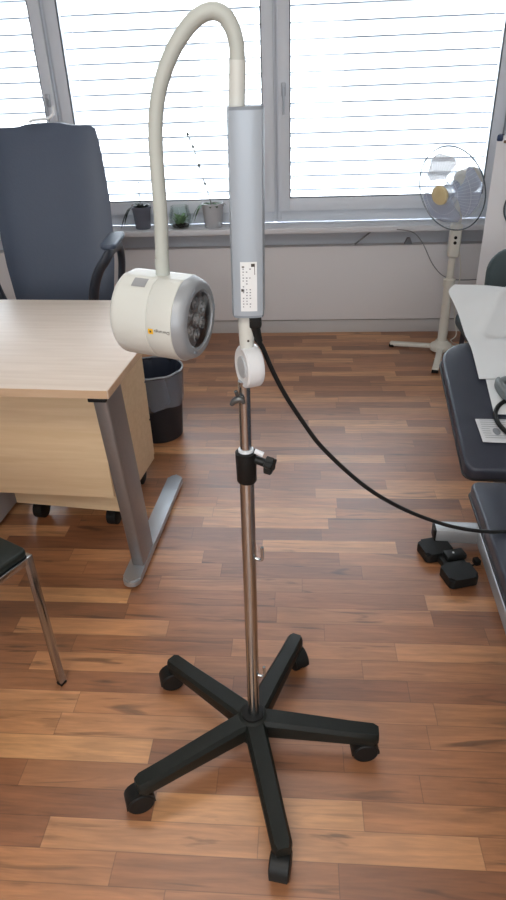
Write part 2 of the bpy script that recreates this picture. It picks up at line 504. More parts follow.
# ------------------------------------------------------------------ the lamp on its rolling stand
TILT = .012
lamp = thing('examination_lamp', 'cream gooseneck examination lamp on a chromed pole with a black five-legged rolling base', 'lamp', (0, 0, 0))
def px(z): return .0015 + TILT*z
hub_z = .118
bm = new()
add_lathe(bm, [(.045, .026), (.05, .034), (.085, .036), (.098, .040), (.112, .036), (.118, .030), (.119, .024)], seg=32)
obj('base_hub', bm, M_blackleg, lamp)
bm = new(); add_lathe(bm, [(.118, .026), (.124, .0255), (.126, .0215)], seg=28)
obj('hub_collar', bm, M_rubber, lamp)
PHI = 3.7269
def star_leg(a):
    bm = new(); d = Vector((math.cos(a), math.sin(a), 0)); s = Vector((-d.y, d.x, 0))
    prof = []
    N = 9
    for i in range(N):
        t = i/(N-1); r = .018+(.290-.018)*t
        top = .116-.025*t**1.2; h = .050-.016*t; w = .0245-.0040*t
        if i == N-1: w *= .72; h *= .8
        elif i == N-2: r = .278
        prof.append((r, top, h, w))
    rings = []
    for r, top, h, w in prof:
        sec = [(-w*.72, 0), (w*.72, 0), (w, -.009), (w*1.02, -h*.6), (w*.92, -h), (-w*.92, -h), (-w*1.02, -h*.6), (-w, -.009)]
        rings.append([bm.verts.new(d*r+s*x+Vector((0, 0, top+z))) for x, z in sec])
    for i in range(len(rings)-1):
        for k in range(8): bm.faces.new((rings[i][k], rings[i][(k+1) % 8], rings[i+1][(k+1) % 8], rings[i+1][k]))
    bm.faces.new(rings[0][::-1]); bm.faces.new(rings[-1])
    return bm
# where each caster has swivelled to
SWIV = [math.radians(a) for a in (205, 262, 188, 300, 200)]
for k in range(5):
    a = PHI+k*2*PI/5
    leg = obj('base_leg', star_leg(a), M_blackleg, lamp, smooth=28)
    p = Vector((.274*math.cos(a), .274*math.sin(a), 0)); sw = SWIV[k]
    f = Vector((math.cos(sw), math.sin(sw), 0)); ax = Vector((-f.y, f.x, 0))
    bm = new()
    add_tube(bm, [p+Vector((0, 0, .066)), p+Vector((0, 0, .044))], .0085, 12)
    c = p+f*.014+Vector((0, 0, .0302))
    arc = []
    for j in range(11):
        an = math.radians(-8+j*19.6); arc.append(c+(-f*math.cos(an)+Vector((0, 0, 1))*math.sin(an))*.0322)
    rows = [[q+ax*.0215*u for u in (-1, -.85, .85, 1)] for q in arc]
    rows = [[r[0].lerp(c, .18), r[1], r[2], r[3].lerp(c, .18)] for r in rows]
    add_grid(bm, rows, -.004)
    cast = obj('caster', bm, M_blackpl, leg)
    for sgn in (-1, 1):
        bm = new()
        add_lathe(bm, [(-.0105, .004), (-.0105, .020), (-.008, .0282), (-.004, .0302), (.005, .0302), (.0085, .0265), (.0085, .004)], c+ax*.0116*sgn*1.0, ax, 28)
        w = obj('caster_wheel', bm, M_rubber, leg)
# poles
def pole(name, z0, z1, r, m):
    bm = new(); add_tube(bm, [(px(z0), 0, z0), (px(z1), 0, z1)], r, 28)
    return obj(name, bm, m, lamp)
pole('lower_pole', .06, .81, .0132, M_chrome)
pole('upper_pole', .76, .955, .0102, M_chrome)
x = px(.77)
bm = new(); add_lathe(bm, [(.760, .0165), (.762, .0178), (.810, .0186), (.820, .0186), (.822, .0150)], (px(.77), 0, 0), (TILT*0, 0, 1), 30)
collar = obj('clamp_collar', bm, M_rubber, lamp)
bm = new()
add_tube(bm, [(x+.014, -.002, .807), (x+.034, -.008, .802)], .0075, 12)
K = Vector((x+.042, -.011, .800)); ka = Vector((.93, -.33, -.12)).normalized()
n = 20; ku = (Vector((0, 0, 1))-ka*ka.z).normalized(); kw = ka.cross(ku)
prof = [(-.008, .8), (-.006, 1), (.006, 1), (.008, .8)]
rings = []
for s, f in prof:
    rings.append([bm.verts.new(K+ka*s+(ku*math.cos(2*PI*k/n)+kw*math.sin(2*PI*k/n))*f*(.0135+.0035*math.cos(5*2*PI*k/n))) for k in range(n)])
for i in range(3):
    for k in range(n): bm.faces.new((rings[i][k], rings[i][(k+1) % n], rings[i+1][(k+1) % n], rings[i+1][k]))
bm.faces.new(rings[0][::-1]); bm.faces.new(rings[-1])
obj('star_knob', bm, M_blackpl, collar)
bm = new(); add_lathe(bm, [(.820, .0135), (.826, .0135), (.8265, .0125)], (px(.8), 0, 0), seg=26); add_tube(bm, [(x+.016, -.004, .824), (x+.031, -.006, .818)], .0045, 10)
obj('clamp_bushing', bm, M_clip, collar)
for z in (.592, .262):
    bm = new(); q = px(z)
    add_tube(bm, smooth_path([(q+.011, -.003, z-.008), (q+.021, -.006, z-.010), (q+.026, -.008, z-.004), (q+.026, -.008, z+.022)], 6), .0032, 10)
    obj('cable_hook', bm, M_chrome, lamp)
# tilt joint: milky disc on edge, faces turned left of the camera
JC = Vector((.0225, 0, .981)); jax = Vector((-.90, -.42, .02)).normalized()
bm = new()
add_lathe(bm, [(-.013, .029), (-.0145, .0325), (-.012, .0345), (-.005, .0350), (.005, .0350), (.011, .0345), (.0135, .0315), (.0125, .026), (.012, .021)], JC, jax, 40)
joint = obj('tilt_joint', bm, M_milky, lamp)
bm = new(); add_lathe(bm, [(.0115, .0185), (.014, .0175), (.0145, .015)], JC, jax, 32)
obj('joint_cap', bm, M_milkyin, joint)
bm = new()
Wc = Vector((.004, -.012, .927))
add_tube(bm, [Wc+Vector((.010, .010, -.002)), Wc+Vector((0, 0, .0)), Wc+Vector((-.004, -.002, .016))], .0032, 10)
add_tube(bm, smooth_path([Wc+Vector((-.013, -.004, -.009)), Wc+Vector((-.006, -.002, -.001)), Wc+Vector((.004, -.002, .001)), Wc+Vector((.009, -.004, -.006))], 5), [.003+.003*math.sin(PI*i/15) for i in range(16)], 10)
obj('wing_screw', bm, M_darkmetal, lamp)
bm = new(); add_tube(bm, [(.0195, 0, 1.012), (.0205, 0, 1.03), (.0205, 0, 1.075)], [.0105, .0125, .0125], 20, square=False)
post = obj('neck_post', bm, M_cream, lamp)
bm = new(); add_lathe(bm, [(0, .0018), (.0012, .0018)], (.0235, -.0122, 1.028), (.2, -1, 0), 10)
obj('screw', bm, M_ink, post)
# ballast housing: rounded front profile with a bevelled left flank
def hous(z): return Vector((.0285+.020*(z-1.2), 0, z))
sec = []
W2, D0, D1 = .0222, -.024, .024
for k in range(15):
    t = -1+2*k/14
    sec.append((W2*t*.99, D0+.004*(abs(t)**2.4)-.001))
sec = [(-W2-.0035, D0+.017)] + [s for s in sec] + [(W2+.001, D0+.008), (W2+.001, D1-.004), (W2-.004, D1), (-W2, D1), (-W2-.0035, D1-.004)]
bm = new(); rings = []
for z in (1.072, 1.345):
    o_ = hous(z); rings.append([bm.verts.new(o_+Vector((x, y, 0))) for x, y in sec])
n = len(sec)
for k in range(n): bm.faces.new((rings[0][k], rings[0][(k+1) % n], rings[1][(k+1) % n], rings[1][k]))
bm.faces.new(rings[0][::-1]); bm.faces.new(rings[1])
house = obj('ballast_housing', bm, M_alu, lamp, smooth=25)
for z0, z1 in ((1.0685, 1.0725), (1.3445, 1.3490)):
    bm = new(); rings = []
    for z in (z0, z1):
        o_ = hous(z); rings.append([bm.verts.new(o_+Vector((x*.97, y*.97, 0))) for x, y in sec])
    for k in range(n): bm.faces.new((rings[0][k], rings[0][(k+1) % n], rings[1][(k+1) % n], rings[1][k]))
    bm.faces.new(rings[0][::-1]); bm.faces.new(rings[1])
    obj('end_cap', bm, M_alucap, house)
# rating sticker with unreadably small print
bm = new()
rows = []
for z in (1.0795, 1.1525):
    o_ = hous(z); rows.append([o_+Vector((x, -.0262+.003*abs((x)/W2)**2.4, 0)) for x in [(-.0105+.0245*i/8) for i in range(9)]])
add_grid(bm, rows)
st = obj('rating_sticker', bm, M_sticker, house)
bm = new()
def mark(x0, x1, z0, z1):
    o_ = hous((z0+z1)/2); ys = [-.0265+.003*abs(xx/W2)**2.4 for xx in (x0, x1)]
    vs = [bm.verts.new((o_.x+x0, ys[0], z0)), bm.verts.new((o_.x+x1, ys[1], z0)), bm.verts.new((o_.x+x1, ys[1], z1)), bm.verts.new((o_.x+x0, ys[0], z1))]
    bm.faces.new(vs)
rs = random.Random(3)
for cx in (-.006, -.001, .004):
    z = 1.146
    for i in range(14):
        z -= .0043
        if rs.random() < .8: mark(cx-.0012, cx+.0012*rs.uniform(.2, 1), z, z+.0016)
obj('fine_print', bm, M_inkgrey, st)
bm = new()
bm.free()
for q in ((.0055, .0110, 1.1455, 1.1500), (.0102, .0110, 1.134, 1.1454), (-.008, -.0045, 1.1445, 1.1465), (-.0095, -.0050, 1.1095, 1.1135)):
    bm = new(); mark(*q); obj('symbol', bm, M_ink, st)
# gooseneck
NP = [(.019, 0, 1.347), (.0205, 0, 1.372), (.0222, 0, 1.401), (.0205, 0, 1.425), (.010, 0, 1.4465), (-.0075, 0, 1.4535), (-.029, 0, 1.446), (-.0515, 0, 1.425), (-.070, 0, 1.398), (-.0845, 0, 1.365), (-.0925, 0, 1.328), (-.0955, 0, 1.285), (-.0965, 0, 1.245), (-.0985, 0, 1.20), (-.1015, 0, 1.16), (-.103, 0, 1.132)]
path = smooth_path(NP, 10)
bm = new()
rad = []
for i in range(len(path)):
    r = .0099 + (.00025 if (i % 2) else 0)
    rad.append(r)
add_tube(bm, path, rad, 20)
neck = obj('gooseneck', bm, M_hose, lamp, smooth=60)
bm = new(); add_tube(bm, smooth_path(NP[:3], 6), .0110, 20)
obj('neck_sleeve', bm, M_cream, neck)
bm = new(); add_lathe(bm, [(0, .0112), (.012, .0106), (.03, .0104)], (-.1035, 0, 1.124), (.03, 0, 1), 20)
obj('neck_ferrule', bm, M_hose, neck)
# lamp head: drum with a flattened top, axis to the right and towards the viewer
HC = Vector((-.113, .0, 1.0685)); hax = Vector((math.cos(math.radians(17)), -math.sin(math.radians(17)), -.045)).normalized()
hup = (Vector((0, 0, 1))-hax*hax.z).normalized(); hside = hax.cross(hup)   # hside points away from / towards the viewer
if hside.y > 0: hside = -hside
HR = .0655
def headpt(s, th, r):
    """th from the viewer-side towards up; top flattened"""
    a, b = r*math.cos(th), r*math.sin(th)
    b = min(b, HR*.95) if b > 0 else b
    return HC+hax*s+hside*a+hup*b
def headshell(bm, prof, seg=72, cap0=True, cap1=True):
    rings = [[bm.verts.new(headpt(s, 2*PI*k/seg, r)) for k in range(seg)] for s, r in prof]
    for i in range(len(rings)-1):
        for k in range(seg): bm.faces.new((rings[i][k], rings[i][(k+1) % seg], rings[i+1][(k+1) % seg], rings[i+1][k]))
    if cap0: bm.faces.new(rings[0][::-1])
    if cap1: bm.faces.new(rings[-1])
bm = new()
headshell(bm, [(-.057, .040), (-.0565, .052), (-.054, .0600), (-.049, .0645), (-.044, HR), (.0085, HR), (.0095, HR-.0012)])
head = obj('lamp_head', bm, M_cream, lamp, smooth=50)
bm = new(); headshell(bm, [(.009, HR-.0012), (.0105, HR), (.050, HR), (.0505, HR-.001)])
obj('front_shell', bm, M_cream, head, smooth=50)
bm = new(); headshell(bm, [(.0495, HR-.0008), (.051, HR-.001), (.058, HR-.0035), (.064, HR-.0062), (.067, HR-.0095), (.068, HR-.012), (.068, .0455), (.0665, .0448), (.0660, .0430), (.058, .0420)], cap0=False, cap1=False)
obj('front_ring', bm, M_ring, head, smooth=35)
bm = new(); headshell(bm, [(.0585, .004), (.0585, .0415)], cap0=True, cap1=False)
obj('reflector', bm, M_lens, head)
def fp(u, v, s): return HC+hax*s+hside*u+hup*v
for k in range(7):
    if k == 0: u, v = 0, 0
    else: u, v = .0255*math.cos(PI/6+k*PI/3), .0255*math.sin(PI/6+k*PI/3)
    bm = new(); add_lathe(bm, [(0, .0105), (.002, .0105), (.0028, .0085), (.0012, .0045), (.0030, .0030), (.0040, .0012)], fp(u, v, .0587), hax, 20)
    obj('light_diode', bm, M_diode, head)
bm = new()
add_lathe(bm, [(.0645, .0425), (.0655, .0425), (.0662, .040), (.0662, .002)], HC, hax, 48, cap0=False)
obj('front_glass', bm, M_lensglass, head)
for th in (math.radians(65), math.radians(-65), math.radians(175)):
    bm = new(); c = headpt(.0672, th, .0505); 
    add_box(bm, c, (.004, .012, .005), Matrix((hax, (-hside*math.sin(th)+hup*math.cos(th)), (hside*math.cos(th)+hup*math.sin(th)))).transposed().to_4x4(), bevel=.001)
    obj('ring_clip', bm, M_alucap, head)
def head_patch(s0, s1, t0, t1, lift):
    rows = []
    for i in range(7):
        th = math.radians(t0+(t1-t0)*i/6)
        rows.append([headpt(s0, th, HR+lift), headpt(s1, th, HR+lift)])
    return rows
bm = new(); add_grid(bm, head_patch(-.025, -.002, 53, 68, .0006))
obj('sensor_panel', bm, M_sensor, head)
TH0 = math.radians(-2)
bm = new(); add_grid(bm, head_patch(.0135, .0215, -6.5, .5, .0005))
logo = obj('logo_square', bm, M_yellow, head)
bm = new(); add_grid(bm, head_patch(.0160, .0190, -4.4, -1.6, .0009))
obj('logo_mark', bm, M_ink, logo)
tb = text_bm('Derungs', .0068)
xs = [v.co.x for v in tb.verts]; x0, x1 = min(xs), max(xs)
for v in tb.verts:                       # the head hangs upside down, so does its lettering
    u = (v.co.x-x0)/(x1-x0)
    s = .0485-u*.0245
    v.co = headpt(s, TH0-(v.co.y-.002)/HR, HR+.0006)
obj('lettering', tb, M_ink, head)

# power cable
bm = new()
cab = [(.034, -.004, 1.056), (.0355, -.003, 1.042), (0.035, 0.0, 1.028), (0.044, 0.006, 1.011), (0.059, 0.014, 0.968), (0.08, 0.022, 0.919), (0.109, 0.031, 0.865), (0.141, 0.04, 0.812), (0.19, 0.055, 0.75), (0.24, 0.07, 0.696), (0.294, 0.088, 0.649), (0.349, 0.105, 0.61), (0.418, 0.125, 0.571), (0.488, 0.147, 0.542),  (.548, .165, .5285), (.64, .18, .5275), (.80, .17, .5275), (1.0, .13, .5275)]
add_tube(bm, smooth_path(cab, 8), .0040, 12)
cable = obj('power_cable', bm, M_rubber)
tag(cable, 'black power cable plugged into the lamp housing and hanging across to the couch', 'cable')
bm = new()
add_box(bm, (.0345, -.004, 1.058), (.020, .015, .022), bevel=.003)
add_tube(bm, [(.034, -.004, 1.049), (.0365, -.002, 1.036), (.041, .001, 1.022)], [.0085, .0070, .0048], 12)
obj('plug', bm, M_rubber, cable)

# ------------------------------------------------------------------ desk
DR = math.radians(-3.6)
desk = thing('office_desk', 'pale maple office desk with silver T-foot legs, left of the lamp', 'desk', (-.383, .477, 0), DR)
# local: x to the right (0 at the right edge), y away from the viewer, world rotated
DWID, DDEP = 1.6, .78
bm = new(); add_box(bm, (-DWID/2, DDEP/2, .7075), (DWID, DDEP, .025), bevel=.0015)
obj('desktop', bm, M_desk, desk)
bm = new()
add_box(bm, (-DWID/2, -.0006, .7075), (DWID-.003, .0012, .022)); add_box(bm, (.0006, DDEP/2, .7075), (.0012, DDEP-.003, .022))
obj('edge_band', bm, M_edge, desk)
def desk_leg(xo):
    bm = new()
    # inclined flat upright
    x1 = xo-.045; 
    pts = [((x1+.018), .005, .695), ((x1+.018), .120, .695), (x1+.002, .240, .030), (x1+.002, .125, .030)]
    w = .042
    V = [[bm.verts.new((x+s*w/2, y, z)) for x, y, z in pts] for s in (-1, 1)]
    for k in range(4): bm.faces.new((V[0][k], V[0][(k+1) % 4], V[1][(k+1) % 4], V[1][k]))
    bm.faces.new(V[0][::-1]); bm.faces.new(V[1])
    bmesh.ops.bevel(bm, geom=list(bm.edges), offset=.008, segments=3, affect='EDGES', profile=.5)
    lg = obj('leg', bm, M_silverdark, desk)
    # foot
    bm = new()
    add_prism(bm, rounded_rect(.058, .64, .028, 8), .022, Matrix.Translation((x1-.004, .365, .012)))
    bmesh.ops.bevel(bm, geom=[e for e in bm.edges if abs(e.verts[0].co.z-e.verts[1].co.z) < 1e-5 and e.verts[0].co.z > .03], offset=.006, segments=2, affect='EDGES')
    ft = obj('foot', bm, M_silver, lg)
    for y in (.08, .65):
        bm = new(); add_lathe(bm, [(0, .016), (.012, .014)], (x1-.004, y, 0), seg=16)
        obj('leveller', bm, M_rubber, lg)
    bm = new(); add_box(bm, (x1+.012, .20, .69), (.05, .40, .012), bevel=.003)
    obj('bracket', bm, M_rubber, lg)
desk_leg(0); desk_leg(-DWID+.09)
bm = new(); add_box(bm, (-DWID/2-.02, .235, .462), (DWID-.22, .018, .468), bevel=.001)
obj('modesty_panel', bm, M_panelwood, desk)

ped = thing('drawer_pedestal', 'pale maple rolling drawer unit tucked under the desk', 'cabinet', (-.52, .81, 0), math.radians(-7))
bm = new(); add_box(bm, (-.2, .185, .345), (.40, .37, .49), bevel=.002)
obj('body', bm, M_panelwood, ped)
for k in range(3):
    bm = new(); add_box(bm, (-.2, .379, .182+.16*k+.005), (.392, .018, .152), bevel=.002)
    d = obj('drawer', bm, M_panelwood, ped)
    bm = new(); add_tube(bm, smooth_path([(-.26, .388, .20+.16*k), (-.255, .408, .20+.16*k), (-.145, .408, .20+.16*k), (-.14, .388, .20+.16*k)], 5), .005, 10)
    obj('handle', bm, M_silver, d)
for x in (-.35, -.06):
    for y in (.05, .32):
        bm = new()
        add_box(bm, (x, y, .094), (.035, .035, .012), bevel=.003)
        add_box(bm, (x, y+.006, .066), (.028, .044, .05), bevel=.008)
        add_lathe(bm, [(-.02, .03), (-.017, .036), (.017, .036), (.02, .03)], (x, y+.016, .036), (1, 0, 0), 20)
        obj('caster', bm, M_rubber, ped)
tow = thing('computer_tower', 'pale grey computer case standing on the floor under the desk', 'computer', (-1.065, .90, 0), math.radians(-4))
bm = new(); add_box(bm, (0, 0, .19), (.16, .36, .34), bevel=.006); obj('case', bm, M_pc, tow)
for x in (-.055, .055):
    for y in (-.14, .14):
        bm = new(); add_lathe(bm, [(0, .014), (.022, .014)], (x, y, 0), seg=14); obj('foot', bm, M_rubber, tow)

# ------------------------------------------------------------------ waste bin
wb = thing('waste_bin', 'round black waste bin with a grey bag folded over its rim, beside the desk', 'bin', (-.538, 1.575, 0))
bm = new()
add_lathe(bm, [(.0, .100), (.004, .104), (.318, .1265), (.325, .1285), (.326, .1245), (.318, .1235), (.012, .098)], seg=48)
obj('bin_body', bm, M_bin, wb)
bm = new()
n = 56
def linr(k, base, amp): return base+amp*(math.sin(7*k/n*2*PI)+.6*math.sin(17*k/n*2*PI+1.3))
rings = []
for z, r, am in ((.172, .1225, .0020), (.180, .1240, .0018), (.205, .1245, .0020), (.24, .1260, .0016), (.30, .1305, .0014), (.322, .1325, .0008)):
    rings.append([bm.verts.new((linr(k, r, am)*math.cos(2*PI*k/n), linr(k, r, am)*math.sin(2*PI*k/n), z+(.006*math.sin(5*k/n*2*PI) if z < .2 else 0))) for k in range(n)])
for i in range(len(rings)-1):
    for k in range(n): bm.faces.new((rings[i][k], rings[i][(k+1) % n], rings[i+1][(k+1) % n], rings[i+1][k]))
lin_ = obj('bag_skirt', bm, M_liner, wb, smooth=80)
bm = new()
ringp = [(.1297*math.cos(2*PI*k/n), .1297*math.sin(2*PI*k/n), .328+.0015*math.sin(9*k/n*2*PI)) for k in range(n)]
add_tube(bm, ringp, .0042, 10, closed=True)
obj('bag_rim', bm, M_linerrim, wb)
bm = new()
rings = []
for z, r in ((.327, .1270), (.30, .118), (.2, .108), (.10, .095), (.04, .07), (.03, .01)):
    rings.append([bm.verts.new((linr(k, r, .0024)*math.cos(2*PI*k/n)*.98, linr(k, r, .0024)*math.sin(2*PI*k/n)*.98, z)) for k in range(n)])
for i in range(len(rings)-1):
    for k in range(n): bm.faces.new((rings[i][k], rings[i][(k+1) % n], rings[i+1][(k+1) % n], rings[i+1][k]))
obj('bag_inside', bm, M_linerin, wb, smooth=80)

# ------------------------------------------------------------------ visitor chair (front corner of the seat in view)
E1 = math.radians(152)
vc = thing('visitor_chair', 'black-seated chair with square chromed legs in front of the desk', 'chair', (-.520, .165, 0), E1-PI)
SW, SD = .42, -.42
bm = new(); add_pad(bm, [(x-SW/2+.001, y+SD/2) for x, y in rounded_rect(SW-.012, -SD-.012, .012, 4)], .022, Matrix.Translation((0, 0, .462)), edge=.007, dome=.004)
obj('seat', bm, M_seatblk, vc)
for a, b in (((-SW+.016, -.008), (-.016, -.008)), ((-SW+.016, SD+.008), (-.016, SD+.008)), ((-.008, 0), (-.008, SD)), ((-SW+.008, 0), (-SW+.008, SD))):
    bm = new(); add_bar(bm, (a[0], a[1], .431), (b[0], b[1], .431), .016, .018, bevel=.002)
    obj('seat_rail', bm, M_chrome, vc)
for x, y in ((-.008, -.008), (-SW+.008, -.008), (-.008, SD+.008), (-SW+.008, SD+.008)):
    bm = new()
    add_bar(bm, (x, y, .006), (x, y, .442), .018, .018, up=(1, 0, 0), bevel=.002)
    lg = obj('leg', bm, M_chrome, vc)
    bm = new(); add_box(bm, (x, y, .004), (.02, .02, .008), bevel=.002); obj('foot_cap', bm, M_rubber, lg)
for x in (-.008, -SW+.008):
    bm = new(); add_bar(bm, (x, SD+.008, .435), (x, SD-.05, .82), .018, .018, up=(1, 0, 0), bevel=.002)
    obj('back_post', bm, M_chrome, vc)
bm = new(); add_box(bm, (-SW/2, SD-.030, .69), (SW-.045, .022, .24), Matrix.Rotation(math.radians(8), 4, 'X'), bevel=.006)
obj('backrest', bm, M_seatblk, vc)

# ------------------------------------------------------------------ office chair behind the desk
oc = thing('office_chair', 'high-backed black leather office chair behind the desk, in front of the window', 'chair', (-.925, 1.62, 0), math.radians(4))
# local: faces -y; backrest leans back
def back_bm():
    bm = new(); rows_f, rows_b = [], []
    Z = [.46, .52, .62, .74, .86, .98, 1.08, 1.16, 1.22, 1.255, 1.27]
    HW = [.195, .205, .220, .235, .243, .243, .236, .228, .220, .212, .19]
    NX = 17
    for z, hw in zip(Z, HW):
        yb = .10+.15*((z-.46)/.8)**1.1
        rf, rb = [], []
        for j in range(NX):
            t = -1+2*j/(NX-1); e = (1-abs(t)**5)
            top = 1.0 if z < 1.2 else (1.0)
            zz = z+ (.012*(1-min(1, abs(t)/.55)**4) if z > 1.24 else 0)
            pad = .030*e*(1-.5*max(0, (z-1.2)/.07))
            rf.append((hw*t, yb-pad+.035*abs(t)**2.5*0-.02*abs(t)**3, zz))
            rb.append((hw*t*.985, yb+.045*e+.008-.02*abs(t)**3, zz))
        rows_f.append(rf); rows_b.append(rb)
    n, m = len(Z), NX
    F = [[bm.verts.new(p) for p in r] for r in rows_f]; Bk = [[bm.verts.new(p) for p in r] for r in rows_b]
    for i in range(n-1):
        for j in range(m-1):
            bm.faces.new((F[i][j], F[i][j+1], F[i+1][j+1], F[i+1][j])); bm.faces.new((Bk[i+1][j], Bk[i+1][j+1], Bk[i][j+1], Bk[i][j]))
    for i in range(n-1):
        bm.faces.new((F[i+1][0], F[i][0], Bk[i][0], Bk[i+1][0])) if False else bm.faces.new((Bk[i][0], Bk[i+1][0], F[i+1][0], F[i][0]))
        bm.faces.new((F[i][-1], F[i+1][-1], Bk[i+1][-1], Bk[i][-1]))
    for j in range(m-1):
        bm.faces.new((F[0][j], Bk[0][j], Bk[0][j+1], F[0][j+1])); bm.faces.new((F[-1][j+1], Bk[-1][j+1], Bk[-1][j], F[-1][j]))
    return bm
bk = obj('backrest', back_bm(), M_leather, oc, smooth=60)
bm = new(); add_pad(bm, rounded_rect(.46, .47, .09, 6), .10, Matrix.Translation((0, -.10, .545)), edge=.03, dome=.015)
obj('seat', bm, M_leather, oc, smooth=60)
for s in (-1, 1):
    bm = new()
    pth = smooth_path([(s*.225, .05, .52), (s*.262, .055, .64), (s*.284, .05, .76), (s*.290, .01, .835), (s*.292, -.10, .853), (s*.292, -.185, .850), (s*.278, -.215, .828), (s*.245, -.215, .785), (s*.215, -.205, .715), (s*.200, -.19, .63), (s*.195, -.16, .52)], 6)
    nn = len(pth)
    add_tube(bm, pth, .024, 14, sy=.62)
    ar = obj('armrest', bm, M_chairpl, oc, smooth=60)
    bm = new(); add_pad(bm, rounded_rect(.060, .24, .028, 5), .020, Matrix.Translation((s*.290, -.09, .886)) @ Matrix.Rotation(math.radians(2), 4, 'X'), edge=.009)
    obj('arm_pad', bm, M_leather, ar)
bm = new(); add_tube(bm, [(0, -.08, .10), (0, -.08, .32)], .03, 20); add_tube(bm, [(0, -.08, .3), (0, -.08, .455)], .02, 20); add_box(bm, (0, -.06, .44), (.2, .24, .03), bevel=.006)
obj('gas_column', bm, M_chairpl, oc)
bm = new(); add_tube(bm, smooth_path([(0, .02, .44), (0, .13, .45), (0, .172, .52), (0, .185, .62)], 5), .03, 12, sy=.4)
obj('back_support', bm, M_chairpl, oc)
for k in range(5):
    a = PI/2+k*2*PI/5+.3
    c, s = math.cos(a), math.sin(a)
    bm = new()
    add_tube(bm, [(c*.01, -.08+s*.01, .115), (c*.16, -.08+s*.16, .10), (c*.29, -.08+s*.29, .075)], [.03, .024, .017], 12)
    lg = obj('base_leg', bm, M_chairpl, oc)
    bm = new(); add_tube(bm, [(c*.28, -.08+s*.28, .08), (c*.28, -.08+s*.28, .035)], .008, 8)
    for q in (-.014, .014): add_lathe(bm, [(-.009, .02), (-.006, .027), (.006, .027), (.009, .02)], (c*.28-s*q, -.08+s*.28+c*q, .027), (-s, c, 0), 18)
    obj('caster', bm, M_rubber, lg)

# white hanger clip laid over the chair's top edge
bm = new()
add_tube(bm, smooth_path([(-.985, 1.822, 1.288), (-.965, 1.826, 1.2955), (-.935, 1.830, 1.2965), (-.905, 1.838, 1.3000), (-.890, 1.85, 1.315), (-.886, 1.855, 1.340)], 5), .0055, 10)
clip = obj('hanger_hook', bm, M_clip); tag(clip, 'white plastic hook lying on the top edge of the office chair', 'hook')

# ------------------------------------------------------------------ things on the window sill
SZ = .672
def leaf(bm, base, d, ln, wd, droop=.3):
    base = Vector(base); d = Vector(d).normalized(); s = d.cross(Vector((0, 0, 1)))
    s = s.normalized() if s.length > .05 else Vector((1, 0, 0))
    rows = []
    for i in range(6):
        t = i/5; w = wd*math.sin(PI*min(1, .08+.92*t))**.8*.5
        p = base+d*ln*t-Vector((0, 0, 1))*droop*ln*t*t
        rows.append([p-s*w, p+Vector((0, 0, -.1*w)), p+s*w])
    add_grid(bm, rows, .0006)
def pot_prof(r0, r1, h, t=.004): return [(0, r0*.95), (.003, r0), (h-.012, r1), (h-.012, r1+.004), (h, r1+.004), (h, r1-t), (h-.02, r1-t-.002), (.01, r0-t)]
p1 = thing('potted_plant', 'dark grey pot with drooping dark leaves on the sill by the office chair', 'plant', (-.835, 2.92, SZ), 0)
bm = new(); add_lathe(bm, pot_prof(.044, .054, .125), seg=32); obj('pot', bm, M_pot, p1)
bm = new(); add_lathe(bm, [(.1, .044), (.108, .047)], seg=24); obj('soil', bm, M_soil, p1)
bm = new(); add_tube(bm, smooth_path([(0, 0, .105), (-.004, 0, .18), (.004, 0, .262)], 5), [.003]*10+[.0015], 8); obj('stem', bm, M_stem, p1)
bm = new()
rl = random.Random(5)
for k in range(11):
    a = k*2.4; leaf(bm, (.012*math.cos(a), .012*math.sin(a), .115), (math.cos(a)*.7, math.sin(a)*.6, .9+rl.random()*.5), .075+rl.random()*.03, .03, .75)
for k in range(4):
    leaf(bm, (-.040, -.01+.006*k, .124), (-1, -.5+.3*k, .35), .10, .026, 1.5)
obj('foliage', bm, M_leafdark, p1, smooth=60)
p2 = thing('terrarium_jar', 'clear glass jar of green sprigs on the sill between two pots', 'plant', (-.605, 2.915, SZ), 0)
bm = new(); add_lathe(bm, [(0, .040), (.004, .050), (.03, .064), (.07, .066), (.105, .055), (.125, .054), (.126, .051), (.105, .052), (.07, .063), (.03, .061), (.006, .046)], seg=36); obj('jar', bm, M_jar, p2)
bm = new(); add_lathe(bm, [(.0065, .044), (.02, .052), (.026, .03)], seg=24); obj('soil', bm, M_soil, p2)
bm = new()
for k in range(30):
    a = k*2.4; r = .006+.020*((k*7) % 10)/10; leaf(bm, (r*math.cos(a), r*math.sin(a), .02+.035*((k*3) % 7)/7), (math.cos(a)*.6, math.sin(a)*.6, 1), .045+rl.random()*.015, .022, .3)
obj('foliage', bm, M_leafpale, p2, smooth=60)
p3 = thing('orchid_pot', 'white pot with a long thin bare flower stem on the sill beside the lamp housing', 'plant', (-.408, 2.92, SZ), 0)
bm = new(); add_lathe(bm, pot_prof(.052, .062, .135), seg=32); obj('pot', bm, M_potwhite, p3)
bm = new(); add_lathe(bm, [(.11, .052), (.118, .054)], seg=24); obj('soil', bm, M_soil, p3)
stem = smooth_path([(.0, -.01, .115), (-.02, -.012, .19), (-.05, -.015, .30), (-.082, -.02, .42), (-.112, -.02, .50)], 6)
bm = new(); add_tube(bm, stem, [.0026]*len(stem), 8)
sm = obj('stem', bm, M_stem, p3)
for i in (9, 14, 19, 24):
    bm = new(); q = stem[i]; add_lathe(bm, [(-.009, .001), (-.004, .008), (.004, .008), (.010, .001)], q, (.4, 0, 1), 10)
    obj('bud', bm, M_leafdark, sm)
bm = new()
for k in range(9):
    a = k*2.4+.4; leaf(bm, (.02*math.cos(a), .02*math.sin(a), .116), (math.cos(a)*.8, math.sin(a)*.8, .9), .075+rl.random()*.03, .034, .75)
